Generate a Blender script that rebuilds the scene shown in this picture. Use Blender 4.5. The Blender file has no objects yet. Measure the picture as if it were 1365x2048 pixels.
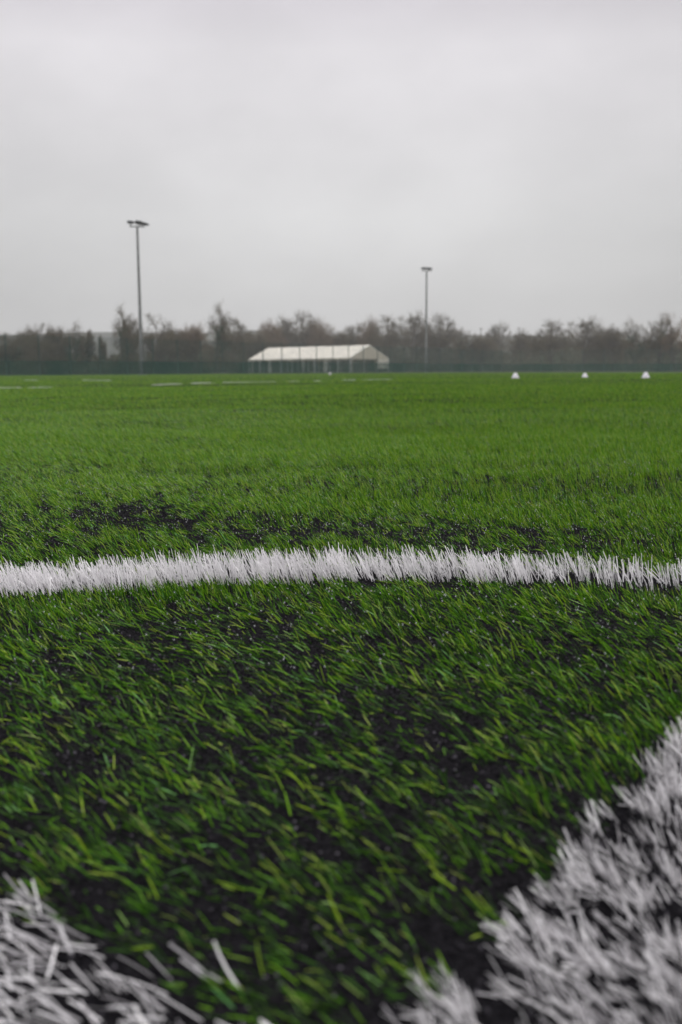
import bpy, math, random
import numpy as np

# ------------------------------------------------------------------ camera
scene = bpy.context.scene
CAM_H, FPX, CX, CY, HORIZ = 0.25, 1991.0, 682.5, 1024.0, 742.0
PITCH = math.atan((CY - HORIZ) / FPX)
cam_d = bpy.data.cameras.new("camera")
cam = bpy.data.objects.new("camera", cam_d)
scene.collection.objects.link(cam)
cam.location = (0, 0, CAM_H)
ROLL = -0.0055
cam.rotation_mode = 'XYZ'
from mathutils import Matrix, Vector
cam.matrix_world = (Matrix.Translation((0, 0, CAM_H)) @ Matrix.Rotation(math.pi / 2 - PITCH, 4, 'X')
                    @ Matrix.Rotation(ROLL, 4, 'Z'))
cam_d.sensor_fit = 'VERTICAL'
cam_d.sensor_height = 36.0
cam_d.sensor_width = 24.0
cam_d.lens = 35.0
cam_d.clip_start = 0.01
cam_d.clip_end = 9000
cam_d.dof.use_dof = True
cam_d.dof.focus_distance = 1.38
cam_d.dof.aperture_fstop = 7.8
scene.camera = cam

# ------------------------------------------------------------------ world
SUN_EL, SUN_ROT = math.radians(52), math.radians(35)
world = bpy.data.worlds.new("World")
scene.world = world
world.use_nodes = True
nt = world.node_tree
nt.nodes.clear()
N, L = nt.nodes.new, nt.links.new
out = N('ShaderNodeOutputWorld'); bg = N('ShaderNodeBackground')
sky = N('ShaderNodeTexSky'); sky.sky_type = 'NISHITA'; sky.sun_disc = False
sky.sun_elevation = SUN_EL; sky.sun_rotation = SUN_ROT; sky.dust_density = 3
tc = N('ShaderNodeTexCoord'); sep = N('ShaderNodeSeparateXYZ'); L(tc.outputs['Generated'], sep.inputs[0])
ramp = N('ShaderNodeValToRGB')                      # overcast: brighter towards the zenith
L(sep.outputs['Z'], ramp.inputs[0])
els = ramp.color_ramp.elements
els[0].position = 0.0; els[0].color = (0.575, 0.572, 0.575, 1)
els[1].position = 1.0; els[1].color = (1.9, 1.88, 1.9, 1)
for p, c in ((0.07, (0.605, 0.602, 0.605, 1)), (0.145, (0.735, 0.73, 0.735, 1)), (0.21, (0.80, 0.785, 0.80, 1)), (0.29, (0.835, 0.81, 0.838, 1)), (0.35, (0.66, 0.625, 0.67, 1)), (0.5, (0.98, 0.96, 0.98, 1))):
    e = els.new(p); e.color = c
side = N('ShaderNodeMapRange'); side.inputs['From Min'].default_value = 0.08; side.inputs['From Max'].default_value = 0.36
side.inputs['To Min'].default_value = 1.0; side.inputs['To Max'].default_value = 0.86; side.interpolation_type = 'SMOOTHSTEP'
L(sep.outputs['X'], side.inputs['Value'])
sid2 = N('ShaderNodeMapRange'); sid2.inputs['From Min'].default_value = -0.36; sid2.inputs['From Max'].default_value = -0.12
sid2.inputs['To Min'].default_value = 0.92; sid2.inputs['To Max'].default_value = 1.0; sid2.interpolation_type = 'SMOOTHSTEP'
L(sep.outputs['X'], sid2.inputs['Value'])
sdm = N('ShaderNodeMath'); sdm.operation = 'MULTIPLY'; L(side.outputs[0], sdm.inputs[0]); L(sid2.outputs[0], sdm.inputs[1])
mp = N('ShaderNodeMapping'); mp.inputs['Scale'].default_value = (1.0, 1.0, 1.8); mp.inputs['Rotation'].default_value = (0.0, 0.35, 0.0)
mp.inputs['Location'].default_value = (0.37, 0.2, 0.55)
L(tc.outputs['Generated'], mp.inputs[0])
nz = N('ShaderNodeTexNoise'); nz.inputs['Scale'].default_value = 3.0; nz.inputs['Detail'].default_value = 5; nz.inputs['Roughness'].default_value = 0.5
L(mp.outputs[0], nz.inputs['Vector'])
mr = N('ShaderNodeMapRange'); mr.inputs['From Min'].default_value = 0.3; mr.inputs['From Max'].default_value = 0.7
mr.inputs['To Min'].default_value = 0.88; mr.inputs['To Max'].default_value = 1.12
L(nz.outputs['Fac'], mr.inputs['Value'])
mul = N('ShaderNodeVectorMath'); mul.operation = 'SCALE'
L(ramp.outputs[0], mul.inputs[0]); ml2 = N('ShaderNodeMath'); ml2.operation = 'MULTIPLY'; L(mr.outputs[0], ml2.inputs[0]); L(sdm.outputs[0], ml2.inputs[1])
L(ml2.outputs[0], mul.inputs['Scale'])
sk = N('ShaderNodeVectorMath'); sk.operation = 'SCALE'; sk.inputs['Scale'].default_value = 0.1
L(sky.outputs[0], sk.inputs[0])
mx = N('ShaderNodeMix'); mx.data_type = 'RGBA'; mx.inputs['Factor'].default_value = 0.97
L(sk.outputs[0], mx.inputs['A']); L(mul.outputs[0], mx.inputs['B'])
L(mx.outputs['Result'], bg.inputs['Color']); bg.inputs['Strength'].default_value = 1.0
L(bg.outputs[0], out.inputs[0])
sd = bpy.data.lights.new("sun", 'SUN'); sd.energy = 1.2; sd.angle = math.radians(35); sd.color = (1, 0.975, 0.94)
sun = bpy.data.objects.new("sun", sd); scene.collection.objects.link(sun)
sv = Vector((math.sin(SUN_ROT) * math.cos(SUN_EL), math.cos(SUN_ROT) * math.cos(SUN_EL), math.sin(SUN_EL)))
sun.rotation_euler = sv.to_track_quat('Z', 'Y').to_euler()

scene.view_settings.view_transform = 'Standard'
scene.view_settings.look = 'None'
scene.view_settings.exposure = 0.0
scene.view_settings.gamma = 1.0
cy = scene.cycles
cy.max_bounces = 8; cy.transparent_max_bounces = 24; cy.volume_bounces = 1; cy.diffuse_bounces = 4
cy.caustics_reflective = False; cy.caustics_refractive = False
cy.sample_clamp_indirect = 4

# ------------------------------------------------------------------ helpers
rng = np.random.default_rng(7)
random.seed(7)


def unproj(px, py, z=0.0):
    """Ground point seen at a pixel of the 1365 x 2048 photograph."""
    v = cam.matrix_world.to_3x3() @ Vector((px - CX, CY - py, -FPX))
    t = (z - CAM_H) / v.z
    return v.x * t, v.y * t


def xat(px, Y):
    return (px + 2 - CX) / FPX * Y * math.cos(PITCH)


def zat(px, py, Y):
    """Height of a point seen at a pixel of the photograph, Y metres out."""
    return CAM_H + Y * math.tan(math.atan((CY - py - .0055 * (px - CX)) / FPX) - PITCH)


def link_mesh(name, V, F, mat, parent=None, smooth=True, attrs=None):
    """V (n,3); F list of index arrays (m,k)."""
    me = bpy.data.meshes.new(name)
    V = np.asarray(V, dtype=np.float32)
    Fs = F if isinstance(F, list) else [F]
    Fs = [np.asarray(f, dtype=np.int32) for f in Fs if len(f)]
    nl = sum(f.size for f in Fs); nf = sum(len(f) for f in Fs)
    me.vertices.add(len(V)); me.vertices.foreach_set('co', V.ravel())
    me.loops.add(nl); me.polygons.add(nf)
    me.loops.foreach_set('vertex_index', np.concatenate([f.ravel() for f in Fs]))
    tot = np.concatenate([np.full(len(f), f.shape[1]) for f in Fs]).astype(np.int32)
    me.polygons.foreach_set('loop_start', np.concatenate([[0], np.cumsum(tot)[:-1]]).astype(np.int32))
    me.polygons.foreach_set('use_smooth', np.full(nf, smooth))
    me.update(calc_edges=True)
    if attrs:
        for k, a in attrs.items():
            at = me.attributes.new(k, 'FLOAT', 'POINT'); at.data.foreach_set('value', np.asarray(a, dtype=np.float32))
    me.materials.append(mat)
    o = bpy.data.objects.new(name, me)
    scene.collection.objects.link(o)
    if parent: o.parent = parent
    return o


def tag(o, label=None, cat=None, group=None, kind=None):
    if label: o['label'] = label
    if cat: o['category'] = cat
    if group: o['group'] = group
    if kind: o['kind'] = kind
    return o


def empty(name, loc, rz=0.0):
    o = bpy.data.objects.new(name, None); scene.collection.objects.link(o)
    o.location = loc; o.rotation_euler = (0, 0, rz); o.empty_display_size = 0.2
    return o


class MB:
    """Collects boxes, tubes, lathes and polygons; build() links them as ONE mesh."""
    def __init__(s): s.v = []; s.f = {}; s.n = 0

    def add(s, V, F):
        V = np.asarray(V, dtype=float); s.v.append(V)
        for f in F:
            s.f.setdefault(len(f), []).append([i + s.n for i in f])
        s.n += len(V); return s

    def box(s, c, d, rz=0.0, bev=0.0):
        x, y, z = d[0] / 2, d[1] / 2, d[2] / 2
        b = min(bev, x * .9, y * .9, z * .9)
        if b <= 0:
            V = np.array([[i, j, k] for k in (-z, z) for i, j in ((-x, -y), (x, -y), (x, y), (-x, y))])
            F = [(3, 2, 1, 0), (4, 5, 6, 7)] + [(i, (i + 1) % 4, (i + 1) % 4 + 4, i + 4) for i in range(4)]
        else:
            ring = lambda X, Y, Z, b: [[X - b, -Y, Z], [X, -Y + b, Z], [X, Y - b, Z], [X - b, Y, Z], [-X + b, Y, Z], [-X, Y - b, Z], [-X, -Y + b, Z], [-X + b, -Y, Z]]
            V = np.array(ring(x - b, y - b, -z, b * .3) + ring(x, y, -z + b, b) + ring(x, y, z - b, b) + ring(x - b, y - b, z, b * .3))
            F = [tuple(range(7, -1, -1)), tuple(range(24, 32))]
            for r in range(3):
                F += [(r * 8 + i, r * 8 + (i + 1) % 8, r * 8 + (i + 1) % 8 + 8, r * 8 + i + 8) for i in range(8)]
        ca, sa = math.cos(rz), math.sin(rz)
        V = V @ np.array([[ca, sa, 0], [-sa, ca, 0], [0, 0, 1]]) + np.array(c)
        return s.add(V, F)

    def tube(s, p, q, r0, r1=None, n=8, caps=True):
        r1 = r0 if r1 is None else r1
        p = np.array(p, float); q = np.array(q, float); d = q - p; d /= np.linalg.norm(d)
        a = np.cross(d, [0, 0, 1] if abs(d[2]) < .9 else [1, 0, 0]); a /= np.linalg.norm(a); b = np.cross(d, a)
        t = np.arange(n) * 2 * math.pi / n
        c = np.outer(np.cos(t), a) + np.outer(np.sin(t), b)
        V = np.vstack([p + c * r0, q + c * r1])
        F = [(i, (i + 1) % n, (i + 1) % n + n, i + n) for i in range(n)]
        if caps: F += [tuple(range(n - 1, -1, -1)), tuple(range(n, 2 * n))]
        return s.add(V, F)

    def lathe(s, prof, c=(0, 0, 0), n=32):
        t = np.arange(n) * 2 * math.pi / n
        V = np.vstack([np.c_[r * np.cos(t) + c[0], r * np.sin(t) + c[1], np.full(n, z + c[2])] for r, z in prof])
        F = []
        for k in range(len(prof) - 1):
            F += [(k * n + i, k * n + (i + 1) % n, (k + 1) * n + (i + 1) % n, (k + 1) * n + i) for i in range(n)]
        return s.add(V, F)

    def slab(s, quad, th):
        """a polygon given thickness downwards along its normal"""
        q = np.array(quad, float); nrm = np.cross(q[1] - q[0], q[2] - q[0]); nrm /= np.linalg.norm(nrm)
        n = len(q); V = np.vstack([q, q - nrm * th])
        return s.add(V, [tuple(range(n)), tuple(range(2 * n - 1, n - 1, -1))] + [(i, i + n, (i + 1) % n + n, (i + 1) % n) for i in range(n)])

    def build(s, name, mat, parent=None, smooth=False):
        return link_mesh(name, np.vstack(s.v), [np.array(f) for f in s.f.values()], mat, parent, smooth)


def material(name, base=(.5, .5, .5), rough=.6, spec=.5, metal=0.0, noise=None, attr=None, bump=None, trans=0.0):
    """noise: (scale, colour2, lo, hi) object-space patches; attr: colour ramp stops read from the 'rnd' attribute."""
    m = bpy.data.materials.new(name); m.use_nodes = True
    nt = m.node_tree; nt.nodes.clear(); N, L = nt.nodes.new, nt.links.new
    o = N('ShaderNodeOutputMaterial'); b = N('ShaderNodeBsdfPrincipled')
    b.inputs['Base Color'].default_value = (*base, 1); b.inputs['Roughness'].default_value = rough
    b.inputs['Specular IOR Level'].default_value = spec; b.inputs['Metallic'].default_value = metal
    col = None
    if attr:
        a = N('ShaderNodeAttribute'); a.attribute_name = 'rnd'
        r = N('ShaderNodeValToRGB'); L(a.outputs['Fac'], r.inputs[0]); e = r.color_ramp.elements
        e[0].position, e[0].color = attr[0][0], (*attr[0][1], 1)
        e[1].position, e[1].color = attr[-1][0], (*attr[-1][1], 1)
        for p, c in attr[1:-1]:
            q = e.new(p); q.color = (*c, 1)
        col = r.outputs[0]
    if noise:
        t = N('ShaderNodeTexCoord'); n = N('ShaderNodeTexNoise'); n.inputs['Scale'].default_value = noise[0]; n.inputs['Detail'].default_value = 6
        L(t.outputs['Object'], n.inputs['Vector'])
        r = N('ShaderNodeMapRange'); r.inputs['From Min'].default_value = noise[2]; r.inputs['From Max'].default_value = noise[3]
        L(n.outputs['Fac'], r.inputs['Value'])
        x = N('ShaderNodeMix'); x.data_type = 'RGBA'; L(r.outputs[0], x.inputs['Factor'])
        x.inputs['A'].default_value = (*base, 1); x.inputs['B'].default_value = (*noise[1], 1)
        if col: L(col, x.inputs['A'])
        col = x.outputs['Result']
    if col: L(col, b.inputs['Base Color'])
    if bump:
        t = N('ShaderNodeTexCoord'); n = N('ShaderNodeTexNoise'); n.inputs['Scale'].default_value = bump[0]; n.inputs['Detail'].default_value = 4
        L(t.outputs['Object'], n.inputs['Vector'])
        bp = N('ShaderNodeBump'); bp.inputs['Distance'].default_value = bump[1]; bp.inputs['Strength'].default_value = 1
        L(n.outputs['Fac'], bp.inputs['Height']); L(bp.outputs[0], b.inputs['Normal'])
    if trans:
        tr = N('ShaderNodeBsdfTranslucent')
        if col: L(col, tr.inputs[0])
        else: tr.inputs[0].default_value = (*base, 1)
        ms = N('ShaderNodeMixShader'); ms.inputs[0].default_value = trans
        L(b.outputs[0], ms.inputs[1]); L(tr.outputs[0], ms.inputs[2]); L(ms.outputs[0], o.inputs[0])
    else:
        L(b.outputs[0], o.inputs[0])
    return m


# smooth value noise from a few random sines, cheap and the same everywhere
def sines(seed, wl0, wl1, n=14):
    r = np.random.default_rng(seed)
    k = 2 * math.pi / np.exp(r.uniform(math.log(wl0), math.log(wl1), n)); a = r.uniform(0, 2 * math.pi, n); ph = r.uniform(0, 6.28, n)
    kx, ky = k * np.cos(a), k * np.sin(a)
    def f(x, y):
        x = np.asarray(x, float); y = np.asarray(y, float); s = 0
        for i in range(n): s = s + np.sin(kx[i] * x + ky[i] * y + ph[i])
        return s / math.sqrt(n / 2)
    return f


g_small, g_mid, g_big = sines(1, .25, .8), sines(2, .8, 3), sines(3, 5, 16)


def ground_z(x, y):
    d = np.hypot(x, y)
    near = np.clip(1.5 - d / 4, 0, 1); mid = np.clip(2 - d / 10, 0, 1) * np.clip(d - .3, 0, 1); far = np.clip((d - 3) / 6, 0, 1) * np.clip(2 - d / 40, 0, 1)
    drop = -0.2 * np.clip((x - 12) / 40, 0, 1) * np.clip((d - 30) / 60, 0, 1)
    return .002 * near * g_small(x, y) + .004 * mid * g_mid(x, y) + .010 * far * g_big(x, y) + drop


# ------------------------------------------------------------------ setting: the ground
def ground_material():
    m = bpy.data.materials.new('rubber_infill'); m.use_nodes = True
    nt = m.node_tree; nt.nodes.clear(); N, L = nt.nodes.new, nt.links.new
    o = N('ShaderNodeOutputMaterial'); b = N('ShaderNodeBsdfPrincipled'); L(b.outputs[0], o.inputs[0])
    b.inputs['Roughness'].default_value = .9; b.inputs['Specular IOR Level'].default_value = .04
    t = N('ShaderNodeTexCoord')
    v = N('ShaderNodeTexVoronoi'); v.inputs['Scale'].default_value = 420; L(t.outputs['Object'], v.inputs['Vector'])
    r = N('ShaderNodeValToRGB'); L(v.outputs['Color'], r.inputs[0])
    r.color_ramp.elements[0].color = (.003, .003, .0038, 1); r.color_ramp.elements[1].color = (.018, .0165, .020, 1)
    ln = N('ShaderNodeVectorMath'); ln.operation = 'LENGTH'; L(t.outputs['Object'], ln.inputs[0])
    mr = N('ShaderNodeMapRange'); mr.inputs['From Min'].default_value = 105; mr.inputs['From Max'].default_value = 150; L(ln.outputs['Value'], mr.inputs['Value'])
    x = N('ShaderNodeMix'); x.data_type = 'RGBA'; L(mr.outputs[0], x.inputs['Factor']); L(r.outputs[0], x.inputs['A'])
    n = N('ShaderNodeTexNoise'); n.inputs['Scale'].default_value = .3; L(t.outputs['Object'], n.inputs['Vector'])
    r2 = N('ShaderNodeValToRGB'); L(n.outputs['Fac'], r2.inputs[0])
    r2.color_ramp.elements[0].color = (.05, .07, .025, 1); r2.color_ramp.elements[1].color = (.09, .085, .05, 1)
    L(r2.outputs[0], x.inputs['B']); L(x.outputs['Result'], b.inputs['Base Color'])
    bp = N('ShaderNodeBump'); bp.inputs['Distance'].default_value = .004; L(v.outputs['Distance'], bp.inputs['Height']); L(bp.outputs[0], b.inputs['Normal'])
    return m


n = 520
u = np.linspace(-1, 1, n); k = 10.5
ax = 3500 * np.sinh(k * u) / np.sinh(k)
X, Y = np.meshgrid(ax, ax + 0.6)
Z = ground_z(X, Y)
idx = np.arange(n * n).reshape(n, n)
F = np.stack([idx[:-1, :-1], idx[:-1, 1:], idx[1:, 1:], idx[1:, :-1]], -1).reshape(-1, 4)
gr = link_mesh('ground', np.c_[X.ravel(), Y.ravel(), Z.ravel()], F, ground_material())
tag(gr, 'black rubber crumb infill showing between the blades of artificial turf', None, None, 'structure')

# ------------------------------------------------------------------ pitch markings in plan
_in = unproj(985, 1860)
CORNER = np.array(unproj(715, 2130)) * 1.0     # inner corner where goal line and touchline meet
RD = np.array([.58, .815]); RD /= np.linalg.norm(RD)      # direction of the line on the right
LD = np.array([-.815, .58]); LD /= np.linalg.norm(LD)     # direction of the line on the left
_a = np.array(unproj(1040, 1800)); _b = np.array(unproj(1340, 1490))
RD = (_b - _a) / np.linalg.norm(_b - _a)
_c = np.array(unproj(60, 1830)); _e = np.array(unproj(430, 2048))
LD = (_c - _e) / np.linalg.norm(_c - _e)
ARC_C = np.array((-.075, .26)); ARC_R0, ARC_R1 = .915, 1.012
RN = np.array([RD[1], -RD[0]])      # away from the pitch, to the right
LN = np.array([-LD[1], LD[0]])      # away from the pitch, to the lower left
if LN[1] > 0: LN = -LN


def m_arc(x, y, g=0.0):
    r = np.hypot(x - ARC_C[0], y - ARC_C[1])
    return (r > ARC_R0 - g) & (r < ARC_R1 + g) & (y > .3)


def m_right(x, y, g=0.0):
    t = (x - _a[0]) * RN[0] + (y - _a[1]) * RN[1]; s = (x - _a[0]) * RD[0] + (y - _a[1]) * RD[1]
    return (t > .006 - g) & (t < .14 + g) & (s > -.5) & (s < 60)


def m_left(x, y, g=0.0):
    t = (x - _e[0]) * LN[0] + (y - _e[1]) * LN[1]; s = (x - _e[0]) * LD[0] + (y - _e[1]) * LD[1]
    return (t > -.010 - g) & (t < .13 + g) & (s > -.3) & (s < 60) & ~m_right(x, y)


def seg_mask(p, q, w):
    p = np.array(p); q = np.array(q); d = q - p; l = np.linalg.norm(d); d = d / l
    def f(x, y, g=0.0):
        s = (x - p[0]) * d[0] + (y - p[1]) * d[1]; t = (x - p[0]) * -d[1] + (y - p[1]) * d[0]
        return (s > 0) & (s < l) & (abs(t) < w / 2 + g)
    return f, p, d, l


# ------------------------------------------------------------------ blades
patch_noise = sines(11, .10, .45); patch_fine = sines(13, .025, .09, 20); patch_mid = sines(12, .5, 2.2)
bare = []
for px, py, rx, ry in ((330, 1060, .2, .19), (90, 1045, .12, .17), (720, 1420, .13, .06), (1330, 1265, .12, .08), (1180, 1195, .16, .05), (470, 945, .22, .2), (180, 1530, .05, .03),
                       (650, 1600, .08, .03), (900, 1560, .06, .04), (740, 1055, .22, .13), (1300, 1080, .16, .15), (860, 1180, .12, .03), (520, 1700, .05, .03), (900, 1880, .03, .03), (110, 1330, .05, .03), (230, 1030, .14, .2), (560, 1065, .15, .14), (1000, 1065, .2, .12), (160, 1000, .25, .12)):
    bx, by = unproj(px, py); bare.append((bx, by, rx, ry))


def bareness(x, y):
    b = .34 * patch_noise(x, y) + .3 * patch_mid(x, y) + .6 * patch_fine(x, y) - .6
    for bx, by, rx, ry in bare:
        b = b + .8 * np.exp(-(((x - bx) / rx) ** 2 + ((y - by) / ry) ** 2))
    return np.clip(b, 0, 1) * np.clip(2.2 - np.hypot(x, y) / 1.6, .12, 1)


lean_a, lean_b, hue_n = sines(24, .3, 1.2), sines(27, .25, 1.0), sines(23, .4, 3)


def blades(x, y, length, width, tilt, azim, bend, segs, seed, tip=.45, shade_pow=1.0):
    """Ribbons with a folded profile; returns V, F, rnd (one random value per blade)."""
    r = np.random.default_rng(seed); n = len(x)
    z = ground_z(x, y) - .002
    t = np.linspace(0, 1, segs + 1)
    # tilt grows along the blade
    ang = tilt[:, None] + bend[:, None] * (t[None, :-1] + .5 / segs - .3)
    ds = (length / segs)[:, None]
    hx = np.concatenate([np.zeros((n, 1)), np.cumsum(np.sin(ang) * ds, 1)], 1)
    hz = np.concatenate([np.zeros((n, 1)), np.cumsum(np.cos(ang) * ds, 1)], 1)
    hz = np.maximum(hz, .001 * t[None, :])
    ca, sa = np.cos(azim)[:, None], np.sin(azim)[:, None]
    cx = x[:, None] + ca * hx; cyy = y[:, None] + sa * hx; cz = z[:, None] + hz
    tw = r.uniform(0, math.pi, n)          # which way the flat of the ribbon faces
    # side vector: mix of the horizontal perpendicular and the in-plane normal
    px, py = -sa, ca
    a2 = np.concatenate([ang, ang[:, -1:]], 1)
    nx, ny, nzz = ca * np.cos(a2), sa * np.cos(a2), -np.sin(a2)
    c, s = np.cos(tw)[:, None], np.sin(tw)[:, None] * .8
    wx, wy, wz = c * px + s * nx, c * py + s * ny, s * nzz
    w = width[:, None] * .5 * np.where(t < .999, 1.0, tip)[None, :] * np.where(t < .01, .8, 1.0)[None, :]
    A = np.stack([cx - wx * w, cyy - wy * w, cz - wz * w], -1)
    B = np.stack([cx + wx * w, cyy + wy * w, cz + wz * w], -1)
    V = np.stack([A, B], 2).reshape(-1, 3)
    base = (np.arange(n) * (segs + 1) * 2)[:, None]
    k = np.arange(segs)[None, :] * 2
    F = np.stack([base + k, base + k + 1, base + k + 3, base + k + 2], -1).reshape(-1, 4)
    return V, F, (r.uniform(0, 1, n) ** shade_pow).repeat((segs + 1) * 2)  # a higher exponent paints shade into the blade colours


def cat(parts):
    V, F, R, off = [], [], [], 0
    for v, f, r in parts:
        V.append(v); F.append(f + off); R.append(r); off += len(v)
    return np.vstack(V), np.vstack(F), np.concatenate(R)


def lean(x, y, r, n):
    """Combed over to the left and slightly away, steeper at the arc."""
    d = np.hypot(x, y)
    az = math.radians(172) + .18 * lean_a(x, y) + r.normal(0, .38, n)
    base = np.interp(d, [.3, .7, 1.05, 1.3, 2, 6], [1.08, 1.05, .72, .85, .62, .42])
    base = base + np.clip(-x * .45, -.25, .3)
    ti = np.clip(base + .18 * lean_b(x, y) + r.normal(0, .24, n), .02, 1.45)
    return az, ti


def scatter(d0, d1, rho, seed, falloff=False, wide=.45, pad=.5):
    """Points with density rho per square metre in a wedge wider than the view."""
    r = np.random.default_rng(seed)
    if falloff:      # density falls with the square of the distance
        A = wide * 2 * d0 * d0 * rho * math.log(d1 / d0) * 1.0
        n = int(A); yy = d0 * np.exp(r.uniform(0, 1, n) * math.log(d1 / d0)); xx = r.uniform(-1, 1, n) * (wide * yy + pad * yy / d0 * .2)
    else:
        hw = lambda d: wide * d + pad
        area = (d1 - d0) * (hw(d0) + hw(d1)); n = int(area * rho)
        yy = r.uniform(d0, d1, n * 2); xx = r.uniform(-1, 1, n * 2) * hw(d1)
        kk = abs(xx) < hw(yy); xx, yy = xx[kk], yy[kk]
        m = min(len(xx), n); xx, yy = xx[:m], yy[:m]
    return xx, yy


far_lines = []
for (p, q, w) in ((unproj(-120, 779), unproj(785, 759.5), .12), (unproj(-120, 762.5), unproj(640, 759.5), .14)):
    far_lines.append(seg_mask(p, q, w))


def any_white(x, y, g=0.0):
    m = m_arc(x, y, g) | m_right(x, y, g) | m_left(x, y, g)
    return m


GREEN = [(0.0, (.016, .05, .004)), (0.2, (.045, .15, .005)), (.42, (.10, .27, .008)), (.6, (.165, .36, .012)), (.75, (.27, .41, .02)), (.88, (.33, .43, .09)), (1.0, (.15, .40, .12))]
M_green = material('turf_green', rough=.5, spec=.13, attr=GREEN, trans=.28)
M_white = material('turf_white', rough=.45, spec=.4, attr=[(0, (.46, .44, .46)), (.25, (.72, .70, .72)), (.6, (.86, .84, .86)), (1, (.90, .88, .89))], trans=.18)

parts = []
r = np.random.default_rng(101)
# near field: tufts of several blades from one stitch
for i, (d0, d1, rho, segs, per) in enumerate(((.05, .9, 10500, 4, 5), (.9, 2.0, 8000, 3, 6), (2.0, 4.2, 6400, 2, 6))):
    tx, ty = scatter(d0, d1, rho, 200 + i, pad=.55 if d0 < 2 else .8)
    keep = r.uniform(0, 1, len(tx)) > bareness(tx, ty) * .66
    keep &= ~any_white(tx, ty, -.002)
    tx, ty = tx[keep], ty[keep]
    n = len(tx) * per
    x = tx.repeat(per) + r.normal(0, .0045, n); y = ty.repeat(per) + r.normal(0, .0045, n)
    az, ti = lean(x, y, r, n)
    az = az + r.normal(0, .22, len(tx)).repeat(per); ti = np.clip(ti + r.normal(0, .15, len(tx)).repeat(per), .02, 1.5)
    ln = r.normal(.0185, .0045, n) * np.interp(np.hypot(x, y), [.35, .8, 1.3, 2.2, 3], [.75, .82, .88, .95, 1.15]) * (1 - .6 * bareness(x, y)); ln = np.clip(ln, .006, .036)
    w = np.clip(r.normal(.0008, .0002, n), .0004, .0015) * np.interp(np.hypot(x, y), [.35, 1.3], [.85, 1.1])
    parts.append(blades(x, y, ln, w, ti, az, r.normal(.22, .28, n), segs, 300 + i, shade_pow=np.interp(np.hypot(x, y), [.35, 1.0, 2.2], [3.0, 2.0, 1.0])))   # near blades painted darker, standing in for lens falloff and shade between them
# far field: blades get fewer and broader with distance
x, y = scatter(4.2, 105, 15000, 400, falloff=True, wide=.5, pad=1.0)
n = len(x); d = np.hypot(x, y)
keep = r.uniform(0, 1, n) > bareness(x, y) * np.clip(1.1 - d / 8, 0, .7)
x, y, d = x[keep], y[keep], d[keep]; n = len(x)
az, ti = lean(x, y, r, n)
parts.append(blades(x, y, np.clip(r.normal(.024, .005, n), .01, .04), .0013 * d / 4.2, ti, az, r.normal(.3, .3, n), 1, 401, tip=.5))
V, F, R = cat(parts)
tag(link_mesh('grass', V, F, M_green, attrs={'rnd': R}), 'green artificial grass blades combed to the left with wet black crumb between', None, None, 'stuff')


def white_line(name, label, masks, box, rho, seed, segs=4, per=7, scale=1.0, upright=None, thin=None, wide=1.0, shade_pow=1.0, arch=False):
    r = np.random.default_rng(seed)
    area = (box[1] - box[0]) * (box[3] - box[2]); n = int(area * rho)
    tx = r.uniform(box[0], box[1], n); ty = r.uniform(box[2], box[3], n)
    k = masks(tx, ty, .002 * r.normal(0, 1, n)); tx, ty = tx[k], ty[k]
    if thin is not None:
        k = r.uniform(0, 1, len(tx)) > thin(tx, ty); tx, ty = tx[k], ty[k]
    n = len(tx) * per
    x = tx.repeat(per) + r.normal(0, .0028, n); y = ty.repeat(per) + r.normal(0, .0028, n)
    az, ti = lean(x, y, r, n)
    if upright: ti = ti * upright
    if arch: scale = np.interp(abs(x), [0, .2, .4], [1.1, 1.05, .95]); ti = ti * .85 + .06
    az = az + r.normal(0, .45, len(tx)).repeat(per); ti = np.clip(ti + r.normal(0, .16, len(tx)).repeat(per), .02, 1.22)
    V, F, R = blades(x, y, np.clip(r.normal(.027, .004, n), .01, .038) * scale, np.clip(r.normal(.0015, .00025, n), .0009, .0022) * wide, ti, az, r.normal(.08, .2, n), segs, seed + 1, tip=.8, shade_pow=shade_pow)
    tag(link_mesh(name, V, F, M_white, attrs={'rnd': R}), label, None, None, 'structure')


thin_c = lambda x, y: np.clip(.14 + .12 * patch_noise(x * 1.7, y * 1.7) + .6 * patch_fine(x, y), 0, .88)
white_line('corner_arc_line', 'curved white turf line crossing the whole picture', m_arc, (-1.05, 1.05, .4, 1.32), 19000, 31, per=3, upright=.52, wide=.78, shade_pow=.45, arch=True,
           thin=lambda x, y: np.clip(.15 + .62 * np.clip(x * 2.2 + .2, 0, 1) + .0 * x, 0, .7))
white_line('goal_line', 'white turf line at the lower right corner of the picture', m_right, (-.05, 1.6, .15, 2.4), 16000, 33, thin=thin_c, upright=.92, scale=.54, wide=.45, per=7, shade_pow=1.2)  # white blades coloured darker, standing in for lens vignetting
white_line('touchline', 'white turf line at the lower left corner of the picture', m_left, (-1.6, .15, .12, 1.6), 13500, 35, thin=thin_c, upright=.95, wide=.68, scale=.76, per=2, shade_pow=1.8)  # vignette darkening painted into this line's white as well

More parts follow.
